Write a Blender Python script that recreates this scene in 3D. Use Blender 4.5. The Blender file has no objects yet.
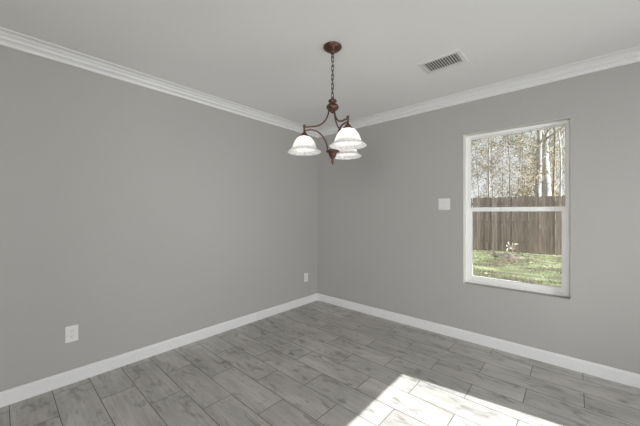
import bpy, bmesh, math, random
from mathutils import Vector, Matrix, Quaternion

SC = bpy.context.scene
COL = SC.collection
PI = math.pi

# ---------------------------------------------------------------- camera
F_PX, YAW = 285.8, 0.7272
CAM = Vector((2.793, -3.079, 1.263))
cam_data = bpy.data.cameras.new('camera')
cam_data.sensor_fit = 'HORIZONTAL'
cam_data.sensor_width = 36.0
cam_data.lens = F_PX / 640 * 36.0
cam_data.clip_start = 0.02
cam_data.clip_end = 300
cam = bpy.data.objects.new('camera', cam_data)
COL.objects.link(cam)
cam.location = CAM
cam.rotation_euler = (PI / 2, 0, YAW)
SC.camera = cam
RT = Vector((math.cos(YAW), math.sin(YAW), 0))
FW = Vector((-math.sin(YAW), math.cos(YAW), 0))

# ---------------------------------------------------------------- world
world = bpy.data.worlds.new('sky')
SC.world = world
world.use_nodes = True
wn, wl = world.node_tree.nodes, world.node_tree.links
wn.clear()
w_out = wn.new('ShaderNodeOutputWorld')
w_bg = wn.new('ShaderNodeBackground')
w_tc = wn.new('ShaderNodeTexCoord')
w_sep = wn.new('ShaderNodeSeparateXYZ')
w_ramp = wn.new('ShaderNodeValToRGB')
w_ramp.color_ramp.elements[0].position = 0.0
w_ramp.color_ramp.elements[0].color = (1.0, 1.0, 1.0, 1)
w_ramp.color_ramp.elements[1].position = 0.7
w_ramp.color_ramp.elements[1].color = (0.60, 0.70, 0.86, 1)
wl.new(w_tc.outputs['Generated'], w_sep.inputs[0])
wl.new(w_sep.outputs['Z'], w_ramp.inputs[0])
wl.new(w_ramp.outputs[0], w_bg.inputs['Color'])
w_bg.inputs['Strength'].default_value = 1.0
wl.new(w_bg.outputs[0], w_out.inputs[0])

# ---------------------------------------------------------------- sun, sky light at the door, added fill lamps
SUN_EL = math.atan(0.766)
sun_travel = Vector((-0.9918 * math.cos(SUN_EL), -0.1278 * math.cos(SUN_EL), -math.sin(SUN_EL)))
sd = bpy.data.lights.new('sun', 'SUN')
sd.energy = 15.3
sd.color = (0.985, 0.985, 1.0)
sd.angle = math.radians(0.35)
sun = bpy.data.objects.new('sun', sd)
COL.objects.link(sun)
sun.rotation_euler = sun_travel.to_track_quat('-Z', 'Y').to_euler()
sun.location = (12, 3, 9)


def area(name, loc, direction, sx, sy, watts, color, spread=180):
    d = bpy.data.lights.new(name, 'AREA')
    d.shape = 'RECTANGLE'
    d.size, d.size_y = sx, sy
    d.energy = watts
    d.color = color
    d.spread = math.radians(spread)
    o = bpy.data.objects.new(name, d)
    COL.objects.link(o)
    o.location = loc
    o.rotation_euler = Vector(direction).to_track_quat('-Z', 'Y').to_euler()
    return o


area('daylight_patio_door', (4.50, -1.12, 1.12), (-1, 0.20, -0.12), 0.95, 1.95, 42, (0.955, 0.965, 1.0))
area('side_fill_lamp', (4.34, -4.55, 1.35), (-1, 0.7, 0.0), 2.2, 1.7, 6, (0.98, 0.99, 1.0), 110)  # added fill lamp on the unseen side wall, brightens the room
area('rear_fill_lamp', (3.6, -5.96, 1.35), (-0.62, 1, 0.0), 1.2, 1.7, 37, (0.99, 0.98, 1.0), 100)  # added fill lamp behind the camera, aimed towards the far corner

vs = SC.view_settings
vs.view_transform = 'Standard'
vs.look = 'None'
vs.exposure = 0.05
vs.gamma = 1.0
vs.use_curve_mapping = False
SC.cycles.use_denoising = True
SC.cycles.blur_glossy = 0.1
SC.cycles.max_bounces = 12
SC.cycles.diffuse_bounces = 6
SC.cycles.transparent_max_bounces = 16

# ---------------------------------------------------------------- materials


def new_mat(name):
    m = bpy.data.materials.new(name)
    m.use_nodes = True
    nt = m.node_tree
    b = nt.nodes['Principled BSDF']
    return m, nt, b


def simple(name, col, rough=0.5, metal=0.0, spec=0.5, noise=0.0, scale=20.0, bump=0.0, bscale=60.0):
    m, nt, b = new_mat(name)
    b.inputs['Base Color'].default_value = (*col, 1)
    b.inputs['Roughness'].default_value = rough
    b.inputs['Metallic'].default_value = metal
    b.inputs['Specular IOR Level'].default_value = spec
    tc = nt.nodes.new('ShaderNodeTexCoord')
    if noise > 0:
        n = nt.nodes.new('ShaderNodeTexNoise')
        n.inputs['Scale'].default_value = scale
        n.inputs['Detail'].default_value = 5
        r = nt.nodes.new('ShaderNodeValToRGB')
        r.color_ramp.elements[0].position = 0.3
        r.color_ramp.elements[1].position = 0.7
        r.color_ramp.elements[0].color = (*[c * (1 - noise) for c in col], 1)
        r.color_ramp.elements[1].color = (*[min(1, c * (1 + noise)) for c in col], 1)
        nt.links.new(tc.outputs['Object'], n.inputs['Vector'])
        nt.links.new(n.outputs[0], r.inputs[0])
        nt.links.new(r.outputs[0], b.inputs['Base Color'])
    if bump > 0:
        n2 = nt.nodes.new('ShaderNodeTexNoise')
        n2.inputs['Scale'].default_value = bscale
        n2.inputs['Detail'].default_value = 3
        bp = nt.nodes.new('ShaderNodeBump')
        bp.inputs['Strength'].default_value = bump
        bp.inputs['Distance'].default_value = 0.002
        nt.links.new(tc.outputs['Object'], n2.inputs['Vector'])
        nt.links.new(n2.outputs[0], bp.inputs['Height'])
        nt.links.new(bp.outputs[0], b.inputs['Normal'])
    return m


M = {}
M['wall'] = simple('grey_wall_paint', (0.386, 0.377, 0.360), 0.6, spec=0.25, noise=0.012, scale=1.5, bump=0.12, bscale=180)
M['ceiling'] = simple('ceiling_paint', (0.76, 0.75, 0.74), 0.85, spec=0.1, noise=0.01, scale=2, bump=0.15, bscale=150)
M['trim'] = simple('white_trim_paint', (0.69, 0.685, 0.68), 0.38, spec=0.4, noise=0.01, scale=3)
M['vinyl'] = simple('white_window_vinyl', (0.80, 0.79, 0.77), 0.42, noise=0.01, scale=3)
M['reveal'] = simple('daylit_reveal_tint', (0.66, 0.655, 0.61), 0.5, noise=0.01, scale=3)  # outdoor light on the reveal put into a paler colour
M['plate'] = simple('white_plastic', (0.68, 0.675, 0.665), 0.35, noise=0.01, scale=10)
M['slot'] = simple('dark_slot', (0.06, 0.055, 0.05), 0.6, noise=0.05)
M['vent'] = simple('white_vent_enamel', (0.66, 0.65, 0.62), 0.45, noise=0.01, scale=9)
M['duct'] = simple('dark_duct_metal', (0.13, 0.125, 0.115), 0.7, noise=0.1, scale=8)
M['bronze'] = simple('rubbed_copper_bronze', (0.115, 0.062, 0.047), 0.36, metal=0.7, noise=0.35, scale=45, bump=0.2, bscale=120)
M['chain'] = simple('dark_bronze_chain', (0.06, 0.045, 0.032), 0.42, metal=0.7, noise=0.2, scale=60)
M['roof'] = simple('roof_shingle', (0.12, 0.11, 0.10), 0.9, noise=0.2, scale=15)
M['fence_post'] = simple('weathered_post', (0.20, 0.165, 0.135), 0.9, noise=0.15, scale=12)


def floor_mat():
    m, nt, b = new_mat('wood_look_tile')
    N, L = nt.nodes, nt.links
    tc = N.new('ShaderNodeTexCoord')
    mp = N.new('ShaderNodeMapping')
    # row lines at y = -0.143 - 0.2065 k, joints at x = 1.008 + 0.6115 n (other rows half a tile over)
    mp.inputs['Location'].default_value = (-1.008 + 0.6115 * 40.5, 0.143 + 0.2065 * 100, 0)
    L.new(tc.outputs['Object'], mp.inputs['Vector'])
    br = N.new('ShaderNodeTexBrick')
    br.offset, br.offset_frequency = 0.5, 2
    br.squash, br.squash_frequency = 1.0, 2
    br.inputs['Scale'].default_value = 1.0
    br.inputs['Brick Width'].default_value = 0.6115
    br.inputs['Row Height'].default_value = 0.2065
    br.inputs['Mortar Size'].default_value = 0.0025
    br.inputs['Mortar Smooth'].default_value = 0.3
    br.inputs['Bias'].default_value = 0.0
    br.inputs['Color1'].default_value = (0, 0, 0, 1)
    br.inputs['Color2'].default_value = (1, 1, 1, 1)
    br.inputs['Mortar'].default_value = (0.5, 0.5, 0.5, 1)
    L.new(mp.outputs[0], br.inputs['Vector'])
    mul = N.new('ShaderNodeMath'); mul.operation = 'MULTIPLY'; mul.inputs[1].default_value = 37.0
    L.new(br.outputs['Color'], mul.inputs[0])

    def noise(scale_xyz, detail, rough, dist, seed):
        q = N.new('ShaderNodeMapping')
        q.inputs['Scale'].default_value = scale_xyz
        L.new(tc.outputs['Object'], q.inputs['Vector'])
        n = N.new('ShaderNodeTexNoise')
        n.noise_dimensions = '4D'
        n.inputs['Scale'].default_value = 1.0
        n.inputs['Detail'].default_value = detail
        n.inputs['Roughness'].default_value = rough
        n.inputs['Distortion'].default_value = dist
        ad = N.new('ShaderNodeMath'); ad.operation = 'ADD'; ad.inputs[1].default_value = seed
        L.new(mul.outputs[0], ad.inputs[0])
        L.new(ad.outputs[0], n.inputs['W'])
        L.new(q.outputs[0], n.inputs['Vector'])
        return n.outputs[0]

    def ramp(src, p0, c0, p1, c1):
        r = N.new('ShaderNodeValToRGB')
        r.color_ramp.elements[0].position = p0
        r.color_ramp.elements[0].color = (*c0, 1)
        r.color_ramp.elements[1].position = p1
        r.color_ramp.elements[1].color = (*c1, 1)
        L.new(src, r.inputs[0])
        return r.outputs[0]

    def mulc(a, bb, fac=1.0):
        x = N.new('ShaderNodeMix'); x.data_type = 'RGBA'; x.blend_type = 'MULTIPLY'
        x.inputs[0].default_value = fac
        L.new(a, x.inputs[6]); L.new(bb, x.inputs[7])
        return x.outputs[2]

    base = ramp(noise((1.6, 5, 1), 5, 0.6, 0.6, 0.0), 0.34, (0.345, 0.332, 0.306), 0.66, (0.50, 0.488, 0.464))
    streak = ramp(noise((3.0, 48, 1), 6, 0.66, 0.35, 5.0), 0.32, (0.80, 0.795, 0.79), 0.60, (1.04, 1.04, 1.04))
    blot = ramp(noise((6.0, 15, 1), 3, 0.55, 1.1, 11.0), 0.29, (0.54, 0.53, 0.51), 0.46, (1, 1, 1))
    tone = ramp(br.outputs['Color'], 0.0, (0.94, 0.94, 0.94), 1.0, (1.06, 1.055, 1.05))
    c = mulc(mulc(mulc(base, streak), blot), tone)
    mx = N.new('ShaderNodeMix'); mx.data_type = 'RGBA'
    L.new(br.outputs['Fac'], mx.inputs[0])
    L.new(c, mx.inputs[6])
    mx.inputs[7].default_value = (0.065, 0.058, 0.050, 1)
    L.new(mx.outputs[2], b.inputs['Base Color'])
    b.inputs['Roughness'].default_value = 0.36
    b.inputs['Specular IOR Level'].default_value = 0.6
    bp = N.new('ShaderNodeBump'); bp.invert = True
    bp.inputs['Strength'].default_value = 0.6
    bp.inputs['Distance'].default_value = 0.002
    L.new(br.outputs['Fac'], bp.inputs['Height'])
    L.new(bp.outputs[0], b.inputs['Normal'])
    return m


def glass_mat():
    m = bpy.data.materials.new('window_glass')
    m.use_nodes = True
    N, L = m.node_tree.nodes, m.node_tree.links
    N.clear()
    o = N.new('ShaderNodeOutputMaterial')
    t = N.new('ShaderNodeBsdfTransparent'); t.inputs[0].default_value = (0.94, 0.955, 0.95, 1)
    g = N.new('ShaderNodeBsdfGlossy'); g.inputs['Roughness'].default_value = 0.01
    fr = N.new('ShaderNodeFresnel'); fr.inputs[0].default_value = 1.45
    x = N.new('ShaderNodeMixShader')
    L.new(fr.outputs[0], x.inputs[0]); L.new(t.outputs[0], x.inputs[1]); L.new(g.outputs[0], x.inputs[2])
    L.new(x.outputs[0], o.inputs[0])
    return m


def shade_mat():
    m = bpy.data.materials.new('etched_alabaster_glass')
    m.use_nodes = True
    N, L = m.node_tree.nodes, m.node_tree.links
    N.clear()
    o = N.new('ShaderNodeOutputMaterial')
    tc = N.new('ShaderNodeTexCoord')
    n = N.new('ShaderNodeTexNoise'); n.inputs['Scale'].default_value = 26; n.inputs['Detail'].default_value = 3
    n.inputs['Distortion'].default_value = 2.2
    L.new(tc.outputs['Object'], n.inputs['Vector'])
    r = N.new('ShaderNodeValToRGB')
    r.color_ramp.elements[0].position = 0.36; r.color_ramp.elements[0].color = (0.76, 0.77, 0.78, 1)
    r.color_ramp.elements[1].position = 0.50; r.color_ramp.elements[1].color = (0.95, 0.95, 0.94, 1)
    L.new(n.outputs[0], r.inputs[0])
    d = N.new('ShaderNodeBsdfPrincipled'); d.inputs['Roughness'].default_value = 0.25
    t = N.new('ShaderNodeBsdfTranslucent')
    L.new(r.outputs[0], d.inputs['Base Color']); L.new(r.outputs[0], t.inputs[0])
    x = N.new('ShaderNodeMixShader'); x.inputs[0].default_value = 0.5
    L.new(d.outputs[0], x.inputs[1]); L.new(t.outputs[0], x.inputs[2])
    L.new(x.outputs[0], o.inputs[0])
    return m


def bulb_mat():
    m = bpy.data.materials.new('lit_bulb')
    m.use_nodes = True
    b = m.node_tree.nodes['Principled BSDF']
    b.inputs['Base Color'].default_value = (0.9, 0.9, 0.88, 1)
    b.inputs['Emission Color'].default_value = (1.0, 0.93, 0.82, 1)
    b.inputs['Emission Strength'].default_value = 19.0
    return m


def multi(name, stops, scale, detail=5, stretch=(1, 1, 1), rough=0.9, extra=None, dist=0.0):
    m, nt, b = new_mat(name)
    tc = nt.nodes.new('ShaderNodeTexCoord')
    mp = nt.nodes.new('ShaderNodeMapping'); mp.inputs['Scale'].default_value = stretch
    n = nt.nodes.new('ShaderNodeTexNoise')
    n.inputs['Scale'].default_value = scale; n.inputs['Detail'].default_value = detail
    n.inputs['Distortion'].default_value = dist
    r = nt.nodes.new('ShaderNodeValToRGB')
    el = r.color_ramp.elements
    el[0].position, el[0].color = stops[0][0], (*stops[0][1], 1)
    el[1].position, el[1].color = stops[-1][0], (*stops[-1][1], 1)
    for p, c in stops[1:-1]:
        e = el.new(p); e.color = (*c, 1)
    nt.links.new(tc.outputs['Object'], mp.inputs['Vector'])
    nt.links.new(mp.outputs[0], n.inputs['Vector'])
    nt.links.new(n.outputs[0], r.inputs[0])
    nt.links.new(r.outputs[0], b.inputs['Base Color'])
    b.inputs['Roughness'].default_value = rough
    b.inputs['Specular IOR Level'].default_value = 0.15
    return m


M['floor'] = floor_mat()
M['glass'] = glass_mat()
M['shade'] = shade_mat()
M['bulb'] = bulb_mat()
M['lawn'] = multi('lawn_soil_turf_shade_streaks', [(0.36, (0.142, 0.109, 0.083)), (0.45, (0.129, 0.122, 0.077)), (0.53, (0.166, 0.186, 0.090)), (0.66, (0.320, 0.320, 0.205))], 1.5, 8, (0.7, 1.6, 1))  # streaks along x stand in for tree shadows, mixed with soil and turf
M['grass'] = multi('shade_streaked_grass', [(0.40, (0.109, 0.107, 0.064)), (0.5, (0.173, 0.198, 0.090)), (0.62, (0.371, 0.371, 0.231))], 2.2, 7, (0.6, 1.6, 1))  # dark streaks along x put tree shadows into the blade colour
M['dirt'] = multi('bare_dirt', [(0.35, (0.07, 0.058, 0.045)), (0.6, (0.19, 0.165, 0.13))], 9, 6)
M['board'] = multi('weathered_fence_boards', [(0.3, (0.218, 0.166, 0.138)), (0.5, (0.285, 0.228, 0.195)), (0.7, (0.351, 0.294, 0.261))], 3.5, 6, (6, 6, 0.5))
_nt = M['board'].node_tree
_b = _nt.nodes['Principled BSDF']
_src = _b.inputs['Base Color'].links[0].from_socket
_g = _nt.nodes.new('ShaderNodeNewGeometry')
_r = _nt.nodes.new('ShaderNodeMapRange')
_r.inputs['To Min'].default_value, _r.inputs['To Max'].default_value = 0.86, 1.32
_m = _nt.nodes.new('ShaderNodeMix'); _m.data_type = 'RGBA'; _m.blend_type = 'MULTIPLY'; _m.inputs[0].default_value = 1
_nt.links.new(_g.outputs['Random Per Island'], _r.inputs['Value'])
_nt.links.new(_src, _m.inputs[6]); _nt.links.new(_r.outputs[0], _m.inputs[7])
_nt.links.new(_m.outputs[2], _b.inputs['Base Color'])
M['bark_grey'] = multi('grey_bark', [(0.35, (0.270, 0.250, 0.235)), (0.65, (0.550, 0.520, 0.490))], 9, 6, (1, 1, 0.4))
M['bark_pale'] = multi('pale_sycamore_bark', [(0.34, (0.251, 0.227, 0.206)), (0.46, (0.470, 0.456, 0.425)), (0.7, (0.607, 0.592, 0.562))], 3.2, 5, (1, 1, 0.5))
M['bark_tan'] = multi('tan_twig_bark', [(0.35, (0.240, 0.185, 0.130)), (0.65, (0.460, 0.390, 0.310))], 8, 4)
M['leaf_tan'] = multi('dry_tan_leaves', [(0.38, (0.226, 0.167, 0.116)), (0.5, (0.482, 0.383, 0.258)), (0.62, (0.698, 0.649, 0.565))], 1.8, 6)
M['leaf_olive'] = multi('olive_leaves', [(0.36, (0.193, 0.193, 0.121)), (0.52, (0.353, 0.346, 0.232)), (0.66, (0.530, 0.505, 0.402))], 2.2, 6)
M['leaf_pale'] = multi('pale_sapling_leaves', [(0.35, (0.573, 0.610, 0.425)), (0.65, (0.795, 0.803, 0.666))], 9, 2, rough=0.4)

# ---------------------------------------------------------------- mesh helpers


def link(name, bm, mat, parent=None, loc=None, smooth=False):
    me = bpy.data.meshes.new(name)
    bm.normal_update()
    bm.to_mesh(me)
    bm.free()
    me.materials.append(mat)
    if smooth:
        for p in me.polygons:
            p.use_smooth = True
    o = bpy.data.objects.new(name, me)
    COL.objects.link(o)
    if parent is not None:
        o.parent = parent
    if loc is not None:
        o.location = loc
    return o


def struct(o):
    o['kind'] = 'structure'
    return o


def thing(name, label, cat, loc=(0, 0, 0), rotz=0.0, group=None):
    o = bpy.data.objects.new(name, None)
    o.empty_display_size = 0.1
    COL.objects.link(o)
    o.location = loc
    o.rotation_euler = (0, 0, rotz)
    o['label'] = label
    o['category'] = cat
    if group:
        o['group'] = group
    return o


def box(bm, a, b, bevel=0.0):
    x0, y0, z0 = a
    x1, y1, z1 = b
    vs_ = [bm.verts.new(p) for p in ((x0, y0, z0), (x1, y0, z0), (x1, y1, z0), (x0, y1, z0), (x0, y0, z1), (x1, y0, z1), (x1, y1, z1), (x0, y1, z1))]
    fs = [bm.faces.new([vs_[i] for i in f]) for f in ((0, 3, 2, 1), (4, 5, 6, 7), (0, 1, 5, 4), (1, 2, 6, 5), (2, 3, 7, 6), (3, 0, 4, 7))]
    if bevel > 0:
        es = list({e for f in fs for e in f.edges})
        bmesh.ops.bevel(bm, geom=es, offset=bevel, segments=2, affect='EDGES', clamp_overlap=True)


def boxes(lst, bevel=0.0):
    bm = bmesh.new()
    for a, b in lst:
        box(bm, a, b, bevel)
    return bm


def lathe(bm, prof, n=32, c=(0, 0, 0), scallop=None, close=False):
    rings = []
    for k, (r, z) in enumerate(prof):
        ring = []
        for i in range(n):
            a = 2 * PI * i / n
            rr = r
            if scallop:
                rr = r * (1 + scallop(k, a))
            ring.append(bm.verts.new((c[0] + rr * math.cos(a), c[1] + rr * math.sin(a), c[2] + z)))
        rings.append(ring)
    for a, b in zip(rings, rings[1:]):
        for i in range(n):
            j = (i + 1) % n
            bm.faces.new((a[i], a[j], b[j], b[i]))
    if close:
        bm.faces.new(list(reversed(rings[0])))
        bm.faces.new(rings[-1])
    return rings


def tube(bm, pts, rad, n=10, cap=True, flat=1.0, closed=False):
    pts = [Vector(p) for p in pts]
    m = len(pts)
    if not hasattr(rad, '__len__'):
        rad = [rad] * m
    if closed:
        t0 = (pts[1] - pts[-1]).normalized()
    else:
        t0 = (pts[1] - pts[0]).normalized()
    up = Vector((0, 0, 1)) if abs(t0.z) < 0.9 else Vector((1, 0, 0))
    nrm = t0.cross(up).normalized()
    rings = []
    prev = t0
    for i in range(m):
        if closed:
            t = (pts[(i + 1) % m] - pts[i - 1]).normalized()
        elif i == 0:
            t = t0
        elif i == m - 1:
            t = (pts[i] - pts[i - 1]).normalized()
        else:
            t = (pts[i + 1] - pts[i - 1]).normalized()
        nrm = (prev.rotation_difference(t) @ nrm).normalized()
        prev = t
        bn = t.cross(nrm).normalized()
        rings.append([bm.verts.new(pts[i] + rad[i] * (math.cos(2 * PI * k / n) * nrm + flat * math.sin(2 * PI * k / n) * bn)) for k in range(n)])
    pairs = list(zip(rings, rings[1:]))
    if closed:
        pairs.append((rings[-1], rings[0]))
    for a, b in pairs:
        for k in range(n):
            j = (k + 1) % n
            bm.faces.new((a[k], a[j], b[j], b[k]))
    if cap and not closed:
        bm.faces.new(list(reversed(rings[0])))
        bm.faces.new(rings[-1])


def smooth_path(ctrl, sub=8):
    P = [Vector(p) for p in ctrl]
    P = [P[0] * 2 - P[1]] + P + [P[-1] * 2 - P[-2]]
    out = []
    for i in range(1, len(P) - 2):
        for s in range(sub):
            t = s / sub
            a, b, c, d = P[i - 1], P[i], P[i + 1], P[i + 2]
            out.append(0.5 * ((2 * b) + (c - a) * t + (2 * a - 5 * b + 4 * c - d) * t * t + (3 * b - a - 3 * c + d) * t ** 3))
    out.append(P[-2])
    return out


def extrude_profile(bm, prof, path_pts, closed_prof=True):
    """prof: list of (offset from wall, z); path_pts: list of function(offset)->(x,y)"""
    rings = []
    for fn in path_pts:
        rings.append([bm.verts.new((*fn(o), z)) for o, z in prof])
    n = len(prof)
    for a, b in zip(rings, rings[1:]):
        for k in range(n):
            j = (k + 1) % n
            bm.faces.new((a[k], a[j], b[j], b[k]))
    bm.faces.new(rings[0])
    bm.faces.new(list(reversed(rings[-1])))
    bmesh.ops.recalc_face_normals(bm, faces=bm.faces)


# ---------------------------------------------------------------- room shell
H = 2.44
RX, RY = 4.4, -6.0
T = 0.15
struct(link('floor', boxes([((-T, RY - T, -0.1), (RX + T, T, 0))]), M['floor']))
struct(link('ceiling', boxes([((-T, RY - T, H), (RX + T, T, H + 0.08))]), M['ceiling']))
struct(link('roof', boxes([((-T - 0.3, RY - T - 0.3, H + 0.081), (RX + T + 0.02, T + 0.25, H + 0.2))]), M['roof']))
LZ0, LZ1 = 0.45, 2.2
struct(link('wall_left', boxes([((-T, RY - T, 0), (0, T, H))]), M['wall']))
WX0, WX1, WZ0, WZ1 = 1.966, 2.773, 0.562, 2.042
struct(link('wall_right', boxes([((0, 0, 0), (WX0, T, H)), ((WX1, 0, 0), (RX + T, T, H)),
                                 ((WX0, 0, 0), (WX1, T, WZ0)), ((WX0, 0, WZ1), (WX1, T, H))]), M['wall']))
# wall out of view with the glazed patio door the sun comes through
DY0, DY1, DZ = -1.65, -0.58, 2.20
SY0, SY1 = -5.7, -3.4
struct(link('wall_side', boxes([((RX, RY - T, 0), (RX + T, SY0, H)), ((RX, SY1, 0), (RX + T, DY0, H)),
                                ((RX, SY0, 0), (RX + T, SY1, LZ0)), ((RX, SY0, LZ1), (RX + T, SY1, H)), ((RX, DY1, 0), (RX + T, 0, H)),
                                ((RX, DY0, DZ), (RX + T, DY1, H))]), M['wall']))
BX0, BX1 = 2.95, 4.25
struct(link('wall_back', boxes([((0, RY - T, 0), (BX0, RY, H)), ((BX1, RY - T, 0), (RX, RY, H)), ((BX0, RY - T, 0), (BX1, RY, LZ0)), ((BX0, RY - T, LZ1), (BX1, RY, H))]), M['wall']))

# crown moulding profile (offset from wall, height)
crown = [(0.0, H - 0.083), (0.010, H - 0.083), (0.0125, H - 0.079), (0.0115, H - 0.073), (0.0065, H - 0.070), (0.009, H - 0.062),
         (0.020, H - 0.053), (0.030, H - 0.050), (0.033, H - 0.047), (0.031, H - 0.042), (0.026, H - 0.040), (0.031, H - 0.031), (0.042, H - 0.024),
         (0.048, H - 0.022), (0.050, H - 0.019), (0.046, H - 0.016), (0.056, H - 0.010), (0.070, H - 0.008), (0.078, H - 0.007), (0.082, H - 0.004), (0.082, H), (0.0, H)]
base = [(0.0, 0.0), (0.013, 0.0), (0.013, 0.078), (0.0115, 0.086), (0.008, 0.090), (0.0065, 0.095), (0.004, 0.0975), (0.0, 0.0975)]
for nm, prof in (('trim', crown), ('baseboard', base)):
    bm = bmesh.new()
    extrude_profile(bm, prof, [lambda o: (o, RY), lambda o: (o, -o)])
    struct(link('trim_1' if nm == 'trim' else 'baseboard_left', bm, M['trim']))
    bm = bmesh.new()
    extrude_profile(bm, prof, [lambda o: (o, -o), lambda o: (RX - 0.0, -o)])
    struct(link('trim_2' if nm == 'trim' else 'baseboard_right', bm, M['trim']))

# ---------------------------------------------------------------- window in the right wall


def ring(bm, x0, x1, z0, z1, w, y0, y1, wb=None, wt=None, bevel=0.003):
    wb = w if wb is None else wb
    wt = w if wt is None else wt
    box(bm, (x0, y0, z0), (x0 + w, y1, z1), bevel)
    box(bm, (x1 - w, y0, z0), (x1, y1, z1), bevel)
    box(bm, (x0 + w, y0, z0), (x1 - w, y1, z0 + wb), bevel)
    box(bm, (x0 + w, y0, z1 - wt), (x1 - w, y1, z1), bevel)


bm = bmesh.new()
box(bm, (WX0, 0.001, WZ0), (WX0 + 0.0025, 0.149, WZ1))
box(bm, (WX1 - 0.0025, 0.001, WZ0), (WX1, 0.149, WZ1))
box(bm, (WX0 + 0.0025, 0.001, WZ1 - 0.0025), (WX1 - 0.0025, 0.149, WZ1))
struct(link('daylit_reveal_liner', bm, M['reveal']))  # thin liner added so top and sides look daylit, sill left bare
bm = bmesh.new()
ring(bm, WX0, WX1, WZ0, WZ1, 0.030, 0.078, 0.142)
win = struct(link('window_1', bm, M['vinyl']))
RAIL0, RAIL1 = 1.272, 1.318
bm = bmesh.new()
ring(bm, WX0 + 0.028, WX1 - 0.028, RAIL0 + 0.004, WZ1 - 0.028, 0.010, 0.112, 0.136, wb=0.04, bevel=0.002)
us = link('upper_sash', bm, M['vinyl'], win)
link('pane', boxes([((WX0 + 0.036, 0.122, RAIL0 + 0.040), (WX1 - 0.036, 0.126, WZ1 - 0.036))]), M['glass'], us)
bm = bmesh.new()
ring(bm, WX0 + 0.028, WX1 - 0.028, WZ0 + 0.028, RAIL1, 0.032, 0.086, 0.112, wb=0.040, wt=0.040)
ls = link('lower_sash', bm, M['vinyl'], win)
link('pane', boxes([((WX0 + 0.060, 0.092, WZ0 + 0.066), (WX1 - 0.060, 0.096, RAIL1 - 0.038))]), M['glass'], ls)
# patio door on the unseen side wall: the sun's patch on the floor comes through it
SH = 0.128
gy1 = -0.852 + SH * (RX + 0.05 - 2.731)      # jamb of the clear glass
bm = bmesh.new()


def yring(bm, y0, y1, z0, z1, w, x0, x1, wb, wt):
    box(bm, (x0, y0, z0), (x1, y0 + w, z1))
    box(bm, (x0, y1 - w, z0), (x1, y1, z1))
    box(bm, (x0, y0 + w, z0), (x1, y1 - w, z0 + wb))
    box(bm, (x0, y0 + w, z1 - wt), (x1, y1 - w, z1))


gtop = 0.766 * (RX + 0.05 - 1.768)
yring(bm, DY0, DY1, 0.0, DZ, DY1 - gy1, RX + 0.02, RX + 0.05, 0.07, DZ - gtop)
door = struct(link('door_1', bm, M['vinyl']))
link('pane', boxes([((RX + 0.033, DY0 + 0.05, 0.06), (RX + 0.037, gy1 + 0.01, gtop + 0.01))]), M['glass'], door)
bm = bmesh.new()
yring(bm, SY0, SY1, LZ0, LZ1, 0.05, RX + 0.08, RX + 0.12, 0.05, 0.05)
w2 = struct(link('added_side_window', bm, M['vinyl']))  # unseen window, added to go with the side fill lamp
link('pane', boxes([((RX + 0.098, SY0 + 0.04, LZ0 + 0.04), (RX + 0.102, SY1 - 0.04, LZ1 - 0.04))]), M['glass'], w2)
bm = bmesh.new()
ring(bm, BX0, BX1, LZ0, LZ1, 0.05, RY - 0.12, RY - 0.08)
w3 = struct(link('added_rear_window', bm, M['vinyl']))  # unseen window, added to go with the rear fill lamp
link('pane', boxes([((BX0 + 0.04, RY - 0.102, LZ0 + 0.04), (BX1 - 0.04, RY - 0.098, LZ1 - 0.04))]), M['glass'], w3)

# ---------------------------------------------------------------- chandelier
CH = Vector((1.517, -1.512, H))
ch = thing('chandelier', 'copper-bronze three-arm chandelier with white bell glass shades hanging from the ceiling', 'chandelier', CH)


def zc(z):
    return z - H


bm = bmesh.new()
lathe(bm, [(0.0005, 0.0), (0.060, 0.0), (0.0645, -0.003), (0.065, -0.008), (0.062, -0.014), (0.054, -0.021), (0.042, -0.030), (0.030, -0.036), (0.019, -0.039),
           (0.017, -0.044), (0.012, -0.052), (0.006, -0.057), (0.0005, -0.058)], 40)
link('canopy', bm, M['bronze'], ch, smooth=True)
bm = bmesh.new()
tube(bm, [(0.009 * math.cos(a), 0, -0.066 + 0.010 * math.sin(a)) for a in [2 * PI * i / 16 for i in range(16)]], 0.0022, 8, closed=True)
link('canopy_loop', bm, M['chain'], ch, smooth=True)


def link_mesh():
    bm = bmesh.new()
    pts = []
    hl, w = 0.0125, 0.0085
    for i in range(20):
        a = 2 * PI * i / 20
        pts.append((w * math.cos(a), 0, (hl if math.sin(a) >= 0 else -hl) + w * math.sin(a)))
    tube(bm, pts, 0.0021, 7, closed=True)
    return bm


z_top, z_bot = -0.074, zc(2.078)
nl = 9
step = (z_top - z_bot) / nl
first = None
for i in range(nl):
    if first is None:
        first = link('chain_link', link_mesh(), M['chain'], ch, smooth=True)
        c = first
    else:
        c = first.copy()
        COL.objects.link(c)
    c.parent = ch
    c.location = (0, 0, z_top - step * (i + 0.5))
    c.rotation_euler = (0, 0, YAW + (PI / 2 if i % 2 else 0) + 0.35)
bm = bmesh.new()
cp = []
for i in range(60):
    t = i / 59
    a = t * 2 * PI * 4.5
    cp.append((0.0065 * math.cos(a), 0.0065 * math.sin(a), -0.055 + (z_bot + 0.050) * t + 0.0))
tube(bm, cp, 0.0019, 6)
link('power_cord', bm, M['chain'], ch, smooth=True)

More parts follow.
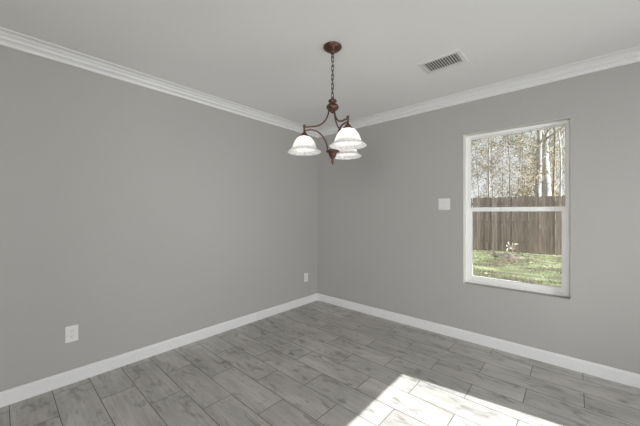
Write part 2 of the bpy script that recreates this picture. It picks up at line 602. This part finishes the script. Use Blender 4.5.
bm = bmesh.new()
lathe(bm, [(0.0005, zc(2.082)), (0.007, zc(2.080)), (0.009, zc(2.072)), (0.014, zc(2.067)), (0.026, zc(2.060)), (0.030, zc(2.053)), (0.028, zc(2.047)),
           (0.020, zc(2.042)), (0.020, zc(2.037)), (0.030, zc(2.031)), (0.040, zc(2.021)), (0.044, zc(2.010)), (0.041, zc(1.999)), (0.032, zc(1.991)),
           (0.027, zc(1.986)), (0.020, zc(1.981)), (0.013, zc(1.976)), (0.008, zc(1.968)), (0.0005, zc(1.966))], 36)
link('upper_hub', bm, M['bronze'], ch, smooth=True)
bm = bmesh.new()
lathe(bm, [(0.0005, zc(1.716)), (0.012, zc(1.714)), (0.024, zc(1.708)), (0.043, zc(1.706)), (0.048, zc(1.700)), (0.045, zc(1.693)), (0.030, zc(1.686)),
           (0.027, zc(1.675)), (0.026, zc(1.666)), (0.021, zc(1.660)), (0.019, zc(1.652)), (0.011, zc(1.646)), (0.007, zc(1.642)), (0.0065, zc(1.636)),
           (0.011, zc(1.631)), (0.012, zc(1.625)), (0.009, zc(1.619)), (0.005, zc(1.614)), (0.004, zc(1.606)), (0.0005, zc(1.600))], 32)
link('lower_hub', bm, M['bronze'], ch, smooth=True)

R_ARM = 0.200
shade_prof = [(0.030, 0.0), (0.038, -0.003), (0.050, -0.011), (0.062, -0.024), (0.071, -0.038), (0.078, -0.053), (0.0825, -0.067), (0.0835, -0.0695),
              (0.0850, -0.0715), (0.0845, -0.074), (0.0870, -0.080), (0.094, -0.088), (0.104, -0.097), (0.1135, -0.104), (0.1180, -0.108), (0.1175, -0.111)]
inner = [(r - 0.0035, z - 0.001) for r, z in reversed(shade_prof)]
full = shade_prof + inner
ns = len(full)


def scal(k, a):
    rr = full[k][0]
    return 0.012 * math.cos(10 * a) * max(0, (rr - 0.088) / 0.03)


for deg in (177, -63, 57):
    t = math.radians(deg)
    d = (RT * math.cos(t) + FW * math.sin(t)).normalized()

    def P(r, z, d=d):
        return (d.x * r, d.y * r, zc(z))
    bm = bmesh.new()
    tube(bm, smooth_path([P(0.024, 1.998), P(0.030, 1.965), P(0.040, 1.937), P(0.058, 1.910), P(0.085, 1.889), P(0.120, 1.878), P(0.155, 1.875), P(0.190, 1.873)]), 0.0055, 10)
    e = Vector(P(R_ARM, 1.873))
    link('upper_arm', bm, M['bronze'], ch, smooth=True)
    bm = bmesh.new()
    tube(bm, smooth_path([P(R_ARM - 0.002, 1.845), P(0.175, 1.852), P(0.140, 1.851), P(0.105, 1.838), P(0.076, 1.813), P(0.054, 1.780), P(0.040, 1.742), P(0.034, 1.700)]), 0.0055, 10)
    link('lower_arm', bm, M['bronze'], ch, smooth=True)
    bm = bmesh.new()
    lathe(bm, [(0.0005, zc(1.892)), (0.006, zc(1.890)), (0.009, zc(1.884)), (0.010, zc(1.877)), (0.010, zc(1.869)), (0.0075, zc(1.862)), (0.0072, zc(1.838)),
               (0.010, zc(1.834)), (0.015, zc(1.832)), (0.019, zc(1.826)), (0.020, zc(1.820)), (0.029, zc(1.815)), (0.031, zc(1.810)), (0.030, zc(1.803)),
               (0.025, zc(1.799)), (0.016, zc(1.796)), (0.0005, zc(1.795))], 28, (e.x, e.y, 0))
    sock = link('socket_cup', bm, M['bronze'], ch, smooth=True)
    bm = bmesh.new()
    lathe(bm, full, 60, (0, 0, 0), scal)
    sh = link('lamp_shade', bm, M['shade'], ch, loc=(e.x, e.y, zc(1.805)), smooth=True)
    sh['label'] = 'white etched glass bell shade with a flared rim'
    bm = bmesh.new()
    lathe(bm, [(0.0005, 0.0), (0.012, -0.001), (0.0125, -0.020), (0.019, -0.035), (0.025, -0.050), (0.0255, -0.060), (0.021, -0.072), (0.012, -0.080), (0.0005, -0.082)], 20)
    link('bulb', bm, M['bulb'], sh, loc=(0, 0, 0.006), smooth=True)

# ---------------------------------------------------------------- ceiling vent
vx0, vx1, vy0, vy1 = 1.866, 2.182, -0.882, -0.668
vt = thing('ceiling_vent', 'white rectangular louvred air vent set in the ceiling', 'vent', ((vx0 + vx1) / 2, (vy0 + vy1) / 2, H))
hx, hy = (vx1 - vx0) / 2, (vy1 - vy0) / 2
bm = bmesh.new()
fw_ = 0.034
prof = [(0.0, 0.0), (0.0, -0.0025), (0.006, -0.006), (fw_ - 0.006, -0.008), (fw_, -0.006), (fw_, 0.0)]
loops = []
for sx, sy in ((-1, -1), (1, -1), (1, 1), (-1, 1)):
    loops.append([bm.verts.new((sx * (hx - o), sy * (hy - o), z)) for o, z in prof])
for i in range(4):
    a, b = loops[i], loops[(i + 1) % 4]
    for k in range(len(prof)):
        j = (k + 1) % len(prof)
        bm.faces.new((a[k], b[k], b[j], a[j]))
bmesh.ops.recalc_face_normals(bm, faces=bm.faces)
link('vent_frame', bm, M['vent'], vt)
link('backing', boxes([((-hx + 0.03, -hy + 0.03, -0.0012), (hx - 0.03, hy - 0.03, -0.0002))]), M['duct'], vt)
first = None
NS = 13
for i in range(NS):
    if first is None:
        bm = bmesh.new()
        w = 0.0062
        tube_pts = [(-w, -0.001), (w, -0.0085), (w + 0.001, -0.0075), (-w + 0.001, 0.0)]
        a = [bm.verts.new((x, -hy + 0.033, z)) for x, z in tube_pts]
        b = [bm.verts.new((x, hy - 0.033, z)) for x, z in tube_pts]
        for k in range(4):
            bm.faces.new((a[k], a[(k + 1) % 4], b[(k + 1) % 4], b[k]))
        bm.faces.new(a); bm.faces.new(list(reversed(b)))
        bmesh.ops.recalc_face_normals(bm, faces=bm.faces)
        first = link('slat', bm, M['vent'], vt)
        c = first
    else:
        c = first.copy(); COL.objects.link(c)
    c.parent = vt
    c.location = (-hx + fw_ + (i + 0.5) * (2 * hx - 2 * fw_) / NS, 0, -0.0012)
for s in (-1, 1):
    bm = bmesh.new()
    lathe(bm, [(0.0005, -0.0095), (0.003, -0.009), (0.004, -0.007)], 12, (s * (hx - 0.017), 0, 0))
    link('screw', bm, M['vent'], vt)

# ---------------------------------------------------------------- outlets and switch (local frame: face towards +y, up z)


def plate_mesh(w, h):
    bm = bmesh.new()
    box(bm, (-w / 2, 0, -h / 2), (w / 2, 0.0055, h / 2), 0.0025)
    return bm


def outlet(loc, rotz, label):
    t = thing('wall_outlet', label, 'outlet', loc, rotz, None)
    link('cover_plate', plate_mesh(0.074, 0.119), M['plate'], t)
    for s in (-1, 1):
        bm = bmesh.new()
        n = 20
        top, bot = [], []
        for i in range(n):
            a = 2 * PI * i / n
            x, z = 0.0165 * math.cos(a), max(-0.0125, min(0.0125, 0.0165 * math.sin(a)))
            top.append(bm.verts.new((x, 0.0080, s * 0.0195 + z)))
            bot.append(bm.verts.new((x * 1.04, 0.0050, s * 0.0195 + z * 1.04)))
        bm.faces.new(top)
        for i in range(n):
            bm.faces.new((bot[i], bot[(i + 1) % n], top[(i + 1) % n], top[i]))
        bmesh.ops.recalc_face_normals(bm, faces=bm.faces)
        r = link('receptacle', bm, M['plate'], t)
        zc_ = s * 0.0195
        sl = boxes([((-0.0075, 0.0078, zc_ - 0.001), (-0.0052, 0.0083, zc_ + 0.008)), ((0.0052, 0.0078, zc_ - 0.001), (0.0072, 0.0083, zc_ + 0.007)),
                    ((-0.0022, 0.0078, zc_ - 0.0095), (0.0022, 0.0083, zc_ - 0.0055))])
        q = link('slots', sl, M['slot'], r)
    bm = bmesh.new()
    lathe(bm, [(0.0005, 0.001), (0.003, 0.0006), (0.0032, 0)], 12)
    s_ = link('screw', bm, M['vent'], t, loc=(0, 0.0055, 0))
    s_.rotation_euler = (-PI / 2, 0, 0)
    return t


outlet((0.0, -2.718, 0.366), -PI / 2, 'white duplex wall outlet nearest the viewer, low on the left grey wall')
outlet((0.0, -0.234, 0.366), -PI / 2, 'small white wall outlet low on the left wall, near the room corner')
sw = thing('light_switch', 'white double rocker light switch on the grey wall left of the window', 'light switch', (1.783, 0, 1.355), PI)
link('cover_plate', plate_mesh(0.117, 0.119), M['plate'], sw)
for s in (-1, 1):
    bm = bmesh.new()
    box(bm, (s * 0.023 - 0.0165, 0.0050, -0.033), (s * 0.023 + 0.0165, 0.0062, 0.033))
    fr = link('rocker_bezel', bm, M['vent'], sw)  # slightly darker enamel stands in for the shadow gap around the rocker
    bm = bmesh.new()
    x0, x1 = s * 0.023 - 0.0145, s * 0.023 + 0.0145
    P3 = [(0.0062, -0.031), (0.0108, -0.031), (0.0072, 0.0), (0.0078, 0.031), (0.0062, 0.031)]
    a = [bm.verts.new((x0, y, z)) for y, z in P3]
    b = [bm.verts.new((x1, y, z)) for y, z in P3]
    for k in range(5):
        bm.faces.new((a[k], a[(k + 1) % 5], b[(k + 1) % 5], b[k]))
    bm.faces.new(a); bm.faces.new(list(reversed(b)))
    bmesh.ops.recalc_face_normals(bm, faces=bm.faces)
    link('rocker', bm, M['plate'], sw)

# ---------------------------------------------------------------- yard
rnd = random.Random(7)
FA, FB = Vector((0.143, 7.86, 0)), Vector((2.44, 8.27, 0))
FD = (FB - FA).normalized()
FN = Vector((-FD.y, FD.x, 0))          # away from the house


def gz(x, y):
    base_ = -0.14 + 0.12 * min(1, max(0, (y - 0.3) / 8.0))
    return base_ + 0.02 * math.sin(x * 1.3 + 0.7) * math.sin(y * 1.1) + 0.012 * math.sin(x * 3.1 + y * 2.3)


bm = bmesh.new()
nx, ny = 90, 70
gx0, gx1, gy0, gy1_ = -22.0, 22.0, -9.0, 45.0
grid = [[bm.verts.new((gx0 + (gx1 - gx0) * i / nx, gy0 + (gy1_ - gy0) * j / ny,
                       gz(gx0 + (gx1 - gx0) * i / nx, gy0 + (gy1_ - gy0) * j / ny))) for j in range(ny + 1)] for i in range(nx + 1)]
for i in range(nx):
    for j in range(ny):
        bm.faces.new((grid[i][j], grid[i + 1][j], grid[i + 1][j + 1], grid[i][j + 1]))
struct(link('ground', bm, M['lawn'], smooth=True))

# fence
fence = thing('wooden_fence', 'weathered grey-brown wooden privacy fence across the back yard, seen through the window', 'fence', (FA.x, FA.y, -0.02), math.atan2(FD.y, FD.x))
PW = 2.4
for k in range(-2, 4):
    x0 = k * PW - 0.3
    bm = bmesh.new()
    x = x0 + 0.01
    while x < x0 + PW - 0.02:
        w = 0.138 + rnd.uniform(-0.003, 0.003)
        h = 1.815 + rnd.uniform(-0.012, 0.008)
        y = rnd.uniform(-0.003, 0.003)
        dy = rnd.uniform(-0.005, 0.005)
        c = [(x, y), (x + w, y + dy), (x + w, y + dy + 0.016), (x, y + 0.016)]
        a = [bm.verts.new((*p, 0.02)) for p in c]
        nsh = h - 0.025
        b = [bm.verts.new((*p, nsh)) for p in c]
        t2 = [bm.verts.new((c[i][0] + (0.02 if i in (0, 3) else -0.02), c[i][1], h)) for i in range(4)]
        for lo, up_ in ((a, b), (b, t2)):
            for i in range(4):
                bm.faces.new((lo[i], lo[(i + 1) % 4], up_[(i + 1) % 4], up_[i]))
        bm.faces.new(list(reversed(a))); bm.faces.new(t2)
        gap = 0.006 + (rnd.uniform(0.005, 0.014) if rnd.random() < 0.35 else 0)
        x += w + gap
    panel = link('board_panel', bm, M['board'], fence)
    for z in (0.30, 0.95, 1.55):
        link('rail', boxes([((x0, 0.022, z), (x0 + PW, 0.060, z + 0.085))]), M['fence_post'], fence)
    link('post', boxes([((x0 - 0.045, 0.062, 0.0), (x0 + 0.045, 0.150, 1.80))]), M['fence_post'], fence)

# soil mound and sapling
SP = CAM + (FW + RT * ((512.5 - 320) / F_PX)) * 8.6
SP.z = gz(SP.x, SP.y)
bm = bmesh.new()
cc = Vector((SP.x - 0.12, SP.y - 0.30))
nn = 28
rings = []
for k, (r, z) in enumerate([(1.0, -0.03), (0.8, 0.02), (0.55, 0.06), (0.3, 0.085), (0.1, 0.09)]):
    rg = []
    for i in range(nn):
        a = 2 * PI * i / nn
        q = 1 + 0.12 * math.sin(3 * a + k) + 0.07 * math.sin(7 * a + 2 * k)
        px, py = cc.x + 0.48 * r * q * math.cos(a), cc.y + 0.36 * r * q * math.sin(a)
        rg.append(bm.verts.new((px, py, gz(px, py) + z + 0.008 * math.sin(9 * a + k))))
    rings.append(rg)
for a, b in zip(rings, rings[1:]):
    for i in range(nn):
        bm.faces.new((a[i], a[(i + 1) % nn], b[(i + 1) % nn], b[i]))
bm.faces.new(rings[-1])
o = link('soil_mound', bm, M['dirt'], smooth=True)
o['label'] = 'low mound of bare brown soil around the sapling by the fence'
o['category'] = 'soil mound'

sap = thing('sapling', 'small sapling with a few pale leaves in front of the wooden fence', 'sapling', (SP.x, SP.y, SP.z))


def sp(u, v):       # metres relative to sapling base for a point of the photograph
    k = F_PX / 8.6
    q = RT * ((u - 512.5) / k)
    return Vector((q.x, q.y, (252.5 - v) / k))


bm = bmesh.new()
tube(bm, smooth_path([sp(512.5, 254), sp(511.8, 250), sp(512, 246), sp(511, 243)]), 0.011, 8)
for tip in ((507.3, 240), (515, 240.5), (506.2, 243.2), (512.4, 239.4), (515.8, 243.6)):
    tube(bm, smooth_path([sp(512, 247.5), (sp(512, 246) + sp(*tip)) / 2, sp(*tip)], 5), 0.006, 6)
link('stem', bm, M['bark_tan'], sap, smooth=True)
for (u0, v0, u1, v1, wd) in ((509.2, 242, 507.0, 238.6, .024), (513.5, 242.4, 518, 241.3, .022), (507.5, 244, 505.4, 242.4, .022), (512.4, 243, 512.8, 238.8, .016),
                             (508.4, 246.2, 506.2, 248.0, .018), (512.5, 246.5, 509, 245.2, .016), (512.8, 247, 515.2, 245.4, .016)):
    a, b = sp(u0, v0), sp(u1, v1)
    d = b - a
    side = d.cross(FW).normalized() * wd
    bm = bmesh.new()
    prev = None
    for i in range(7):
        s = i / 6
        w = math.sin(PI * min(1, s * 0.96 + 0.02)) ** 0.8
        c = a + d * s + Vector((0, 0, 0.02 * math.sin(PI * s))) - FW * 0.04 * s * s
        row = [bm.verts.new(c - side * w + FW * 0.012 * w), bm.verts.new(c), bm.verts.new(c + side * w + FW * 0.012 * w)]
        if prev:
            bm.faces.new((prev[0], prev[1], row[1], row[0])); bm.faces.new((prev[1], prev[2], row[2], row[1]))
        prev = row
    link('leaf', bm, M['leaf_pale'], sap, smooth=True)

# grass blades and fallen leaves over the part of the yard the window can show
verts, faces = [], []
for i in range(52000):
    y = rnd.uniform(1.2, 9.6)
    s = (y + 3.08)
    x = 2.79 + rnd.uniform(-0.52, 0.25) * s
    if (Vector((x, y, 0)) - FA).dot(FN) > -0.04:
        continue
    if math.sin(x * 2.1 + 1.3 * math.sin(y * 1.7)) + math.sin(y * 3.3 + x) + rnd.uniform(-1.2, 1.2) < -0.9:
        continue
    if ((x - cc.x) / 0.5) ** 2 + ((y - cc.y) / 0.38) ** 2 < 1:
        continue
    z = gz(x, y) - 0.004
    a = rnd.uniform(0, 2 * PI)
    h = rnd.uniform(0.02, 0.055)
    w = rnd.uniform(0.003, 0.006)
    lx, ly = rnd.uniform(-0.03, 0.03), rnd.uniform(-0.03, 0.03)
    k = len(verts)
    verts += [(x - w * math.cos(a), y - w * math.sin(a), z), (x + w * math.cos(a), y + w * math.sin(a), z), (x + lx, y + ly, z + h)]
    faces.append((k, k + 1, k + 2))
me = bpy.data.meshes.new('grass')
me.from_pydata(verts, [], faces)
me.materials.append(M['grass'])
o = bpy.data.objects.new('grass', me)
COL.objects.link(o)
o['label'] = 'short patchy green grass of the back yard outside the window'
o['category'] = 'grass'
o['kind'] = 'stuff'
verts, faces = [], []
for i in range(5200):
    y = rnd.uniform(2.0, 9.5)
    x = 2.79 + rnd.uniform(-0.5, 0.22) * (y + 3.08)
    if (Vector((x, y, 0)) - FA).dot(FN) > -0.06:
        continue
    if rnd.random() > 0.10 + 0.9 * max(0, (y - 5.2) / 3) ** 2:
        continue
    z = gz(x, y) + 0.02
    a = rnd.uniform(0, 2 * PI)
    s = rnd.uniform(0.015, 0.035)
    tl = rnd.uniform(-0.012, 0.012)
    k = len(verts)
    for j in range(5):
        b = a + 2 * PI * j / 5
        q = s * (1.3 if j == 0 else 0.8)
        verts.append((x + q * math.cos(b), y + q * math.sin(b), z + tl * math.cos(b * 1.0)))
    faces.append(tuple(range(k, k + 5)))
me = bpy.data.meshes.new('fallen_leaves')
me.from_pydata(verts, [], faces)
me.materials.append(M['leaf_tan'])
o = bpy.data.objects.new('fallen_leaves', me)
COL.objects.link(o)
o['label'] = 'dry tan fallen leaves scattered over the lawn below the fence'
o['category'] = 'leaves'
o['kind'] = 'stuff'

# ---------------------------------------------------------------- trees


def grow(bm, tips, p, d, r, length, depth, rn, sides, bend, kids, shrink):
    n = 5 if depth > 1 else 3
    pts, rad = [p.copy()], [r]
    q = p.copy()
    dd = d.copy()
    for i in range(n):
        dd = (dd + Vector((rn.uniform(-1, 1), rn.uniform(-1, 1), rn.uniform(-0.5, 0.8))) * bend).normalized()
        q = q + dd * length / n
        pts.append(q.copy())
        rad.append(r * (1 - (0.45 if depth > 0 else 0.7) * (i + 1) / n))
    tube(bm, pts, rad, max(3, sides), cap=False)
    if depth == 0:
        tips.append((pts, dd))
        return
    for k in range(kids):
        t = rn.uniform(0.3, 1.0) if k else 1.0
        i = min(n, max(1, int(round(t * n))))
        ax = Vector((rn.uniform(-1, 1), rn.uniform(-1, 1), rn.uniform(-1, 1))).normalized()
        nd = (Quaternion(ax, rn.uniform(0.35, 0.95)) @ dd).normalized()
        nd = (nd + Vector((0, 0, 0.12))).normalized()
        grow(bm, tips, pts[i], nd, rad[i] * rn.uniform(0.5, 0.72), length * shrink * rn.uniform(0.75, 1.15), depth - 1, rn, sides - 1, bend, kids, shrink)


def tree(name, label, group, loc, r, trunk, length, depth, kids, bark, leafmat, nleaf, seed, lean=(0, 0), lsize=0.05, start=0.25, spread=0.35, shrink=0.68):
    rn = random.Random(seed)
    t = thing(name, label, 'tree', loc, 0, group)
    bm = bmesh.new()
    tips = []
    n = 14
    q = Vector((0, 0, -0.05))
    pts, rad = [q.copy()], [r * 1.35]
    dd = Vector((lean[0], lean[1], 1)).normalized()
    for i in range(n):
        dd = (dd + Vector((rn.uniform(-1, 1), rn.uniform(-1, 1), 0)) * 0.05 + Vector((lean[0], lean[1], 1)) * 0.2).normalized()
        q = q + dd * trunk / n
        pts.append(q.copy())
        rad.append(r * (1 - 0.62 * (i + 1) / n))
    tube(bm, pts, rad, 12, cap=False)
    nb = max(4, int(trunk * 1.6))
    for k in range(nb):
        f = start + (1 - start) * k / (nb - 1)
        i = min(n, int(round(f * n)))
        a = rn.uniform(0, 2 * PI)
        nd = Vector((math.cos(a), math.sin(a), rn.uniform(0.3, 1.1))).normalized()
        grow(bm, tips, pts[i], nd, rad[i] * rn.uniform(0.3, 0.55), length * rn.uniform(0.7, 1.15), depth, rn, 6, 0.16 + spread * 0.1, kids, shrink)
    link('trunk', bm, bark, t, smooth=True)
    if nleaf:
        V, Fc = [], []
        for i in range(nleaf):
            pp, _ = rn.choice(tips)
            c = rn.choice(pp) + Vector((rn.gauss(0, 1), rn.gauss(0, 1), rn.gauss(0, 1))) * 0.10
            u = Vector((rn.gauss(0, 1), rn.gauss(0, 1), rn.gauss(0, 1))).normalized()
            v = u.cross(Vector((rn.gauss(0, 1), rn.gauss(0, 1), rn.gauss(0, 1)))).normalized()
            s = lsize * rn.uniform(0.5, 1.2)
            k = len(V)
            V += [tuple(c - u * s), tuple(c + v * s * 0.5), tuple(c + u * s), tuple(c - v * s * 0.5)]
            Fc.append((k, k + 1, k + 2, k + 3))
        me = bpy.data.meshes.new('foliage')
        me.from_pydata(V, [], Fc)
        me.materials.append(leafmat)
        f = bpy.data.objects.new('foliage', me)
        COL.objects.link(f)
        f.parent = t
    return t


def at(u, depth):
    p = CAM + (FW + RT * ((u - 320) / F_PX)) * depth
    return (p.x, p.y, gz(p.x, p.y))


tree('sycamore_tree', 'large tree with a thick pale smooth trunk behind the fence', None, at(547, 13.2), 0.19, 11, 2.6, 2, 3,
     M['bark_pale'], M['leaf_tan'], 0, 3, lean=(0.015, 0.0), start=0.42)
tree('grey_tree', 'thick grey-barked tree leaning up beside the left of the pale trunk', None, at(537, 12.6), 0.13, 10, 2.0, 2, 4,
     M['bark_grey'], M['leaf_tan'], 600, 21, lean=(0.035, 0.02), start=0.35)
tree('slender_tree', 'slender tan-barked tree just right of the thick pale trunk', None, at(554, 12.3), 0.06, 8, 1.5, 2, 3,
     M['bark_tan'], M['leaf_tan'], 300, 5, lean=(-0.03, 0.0), start=0.3)
tree('slender_tree', 'thin pale tree at the window\'s right edge, rising behind the fence', None, at(562, 12.0), 0.045, 7.5, 1.3, 2, 3,
     M['bark_pale'], M['leaf_olive'], 500, 8, lean=(0.02, 0.0), start=0.25)
tree('dark_tree', 'dark grey bare tree close behind the left part of the fence', None, at(489, 13.0), 0.05, 6.0, 1.5, 2, 4,
     M['bark_grey'], M['leaf_tan'], 500, 9, lean=(0.03, 0.0), start=0.15)
spots = [(463, 15.5), (478, 14.5), (494, 15.5), (508, 14.2), (521, 15.8), (533, 17.2), (560, 15.4), (583, 15.5), (606, 16.5), (438, 16.0), (410, 15.0),
         (470, 19.5), (486, 20.5), (503, 19.0), (518, 21.0), (534, 20.0), (551, 19.5), (568, 21.0), (590, 20.5), (448, 20.0)]
for i, (u, dp) in enumerate(spots):
    tan = i % 3 != 1
    front = dp < 18
    tree('thicket_tree', 'bare twiggy tree with dry tan leaves in the thicket behind the fence' if tan else 'twiggy tree with sparse olive leaves in the thicket behind the fence',
         'tan thicket trees beyond the fence' if tan else 'olive thicket trees beyond the fence',
         at(u, dp), rnd.uniform(0.022, 0.038), rnd.uniform(5.5, 7.5) * (1 if front else 1.15), rnd.uniform(1.4, 1.8), 3, 4,
         M['bark_grey'] if i % 2 else M['bark_tan'], M['leaf_tan'] if tan else M['leaf_olive'], 6500 if front else 4000, 100 + i, start=0.06, lsize=0.040)
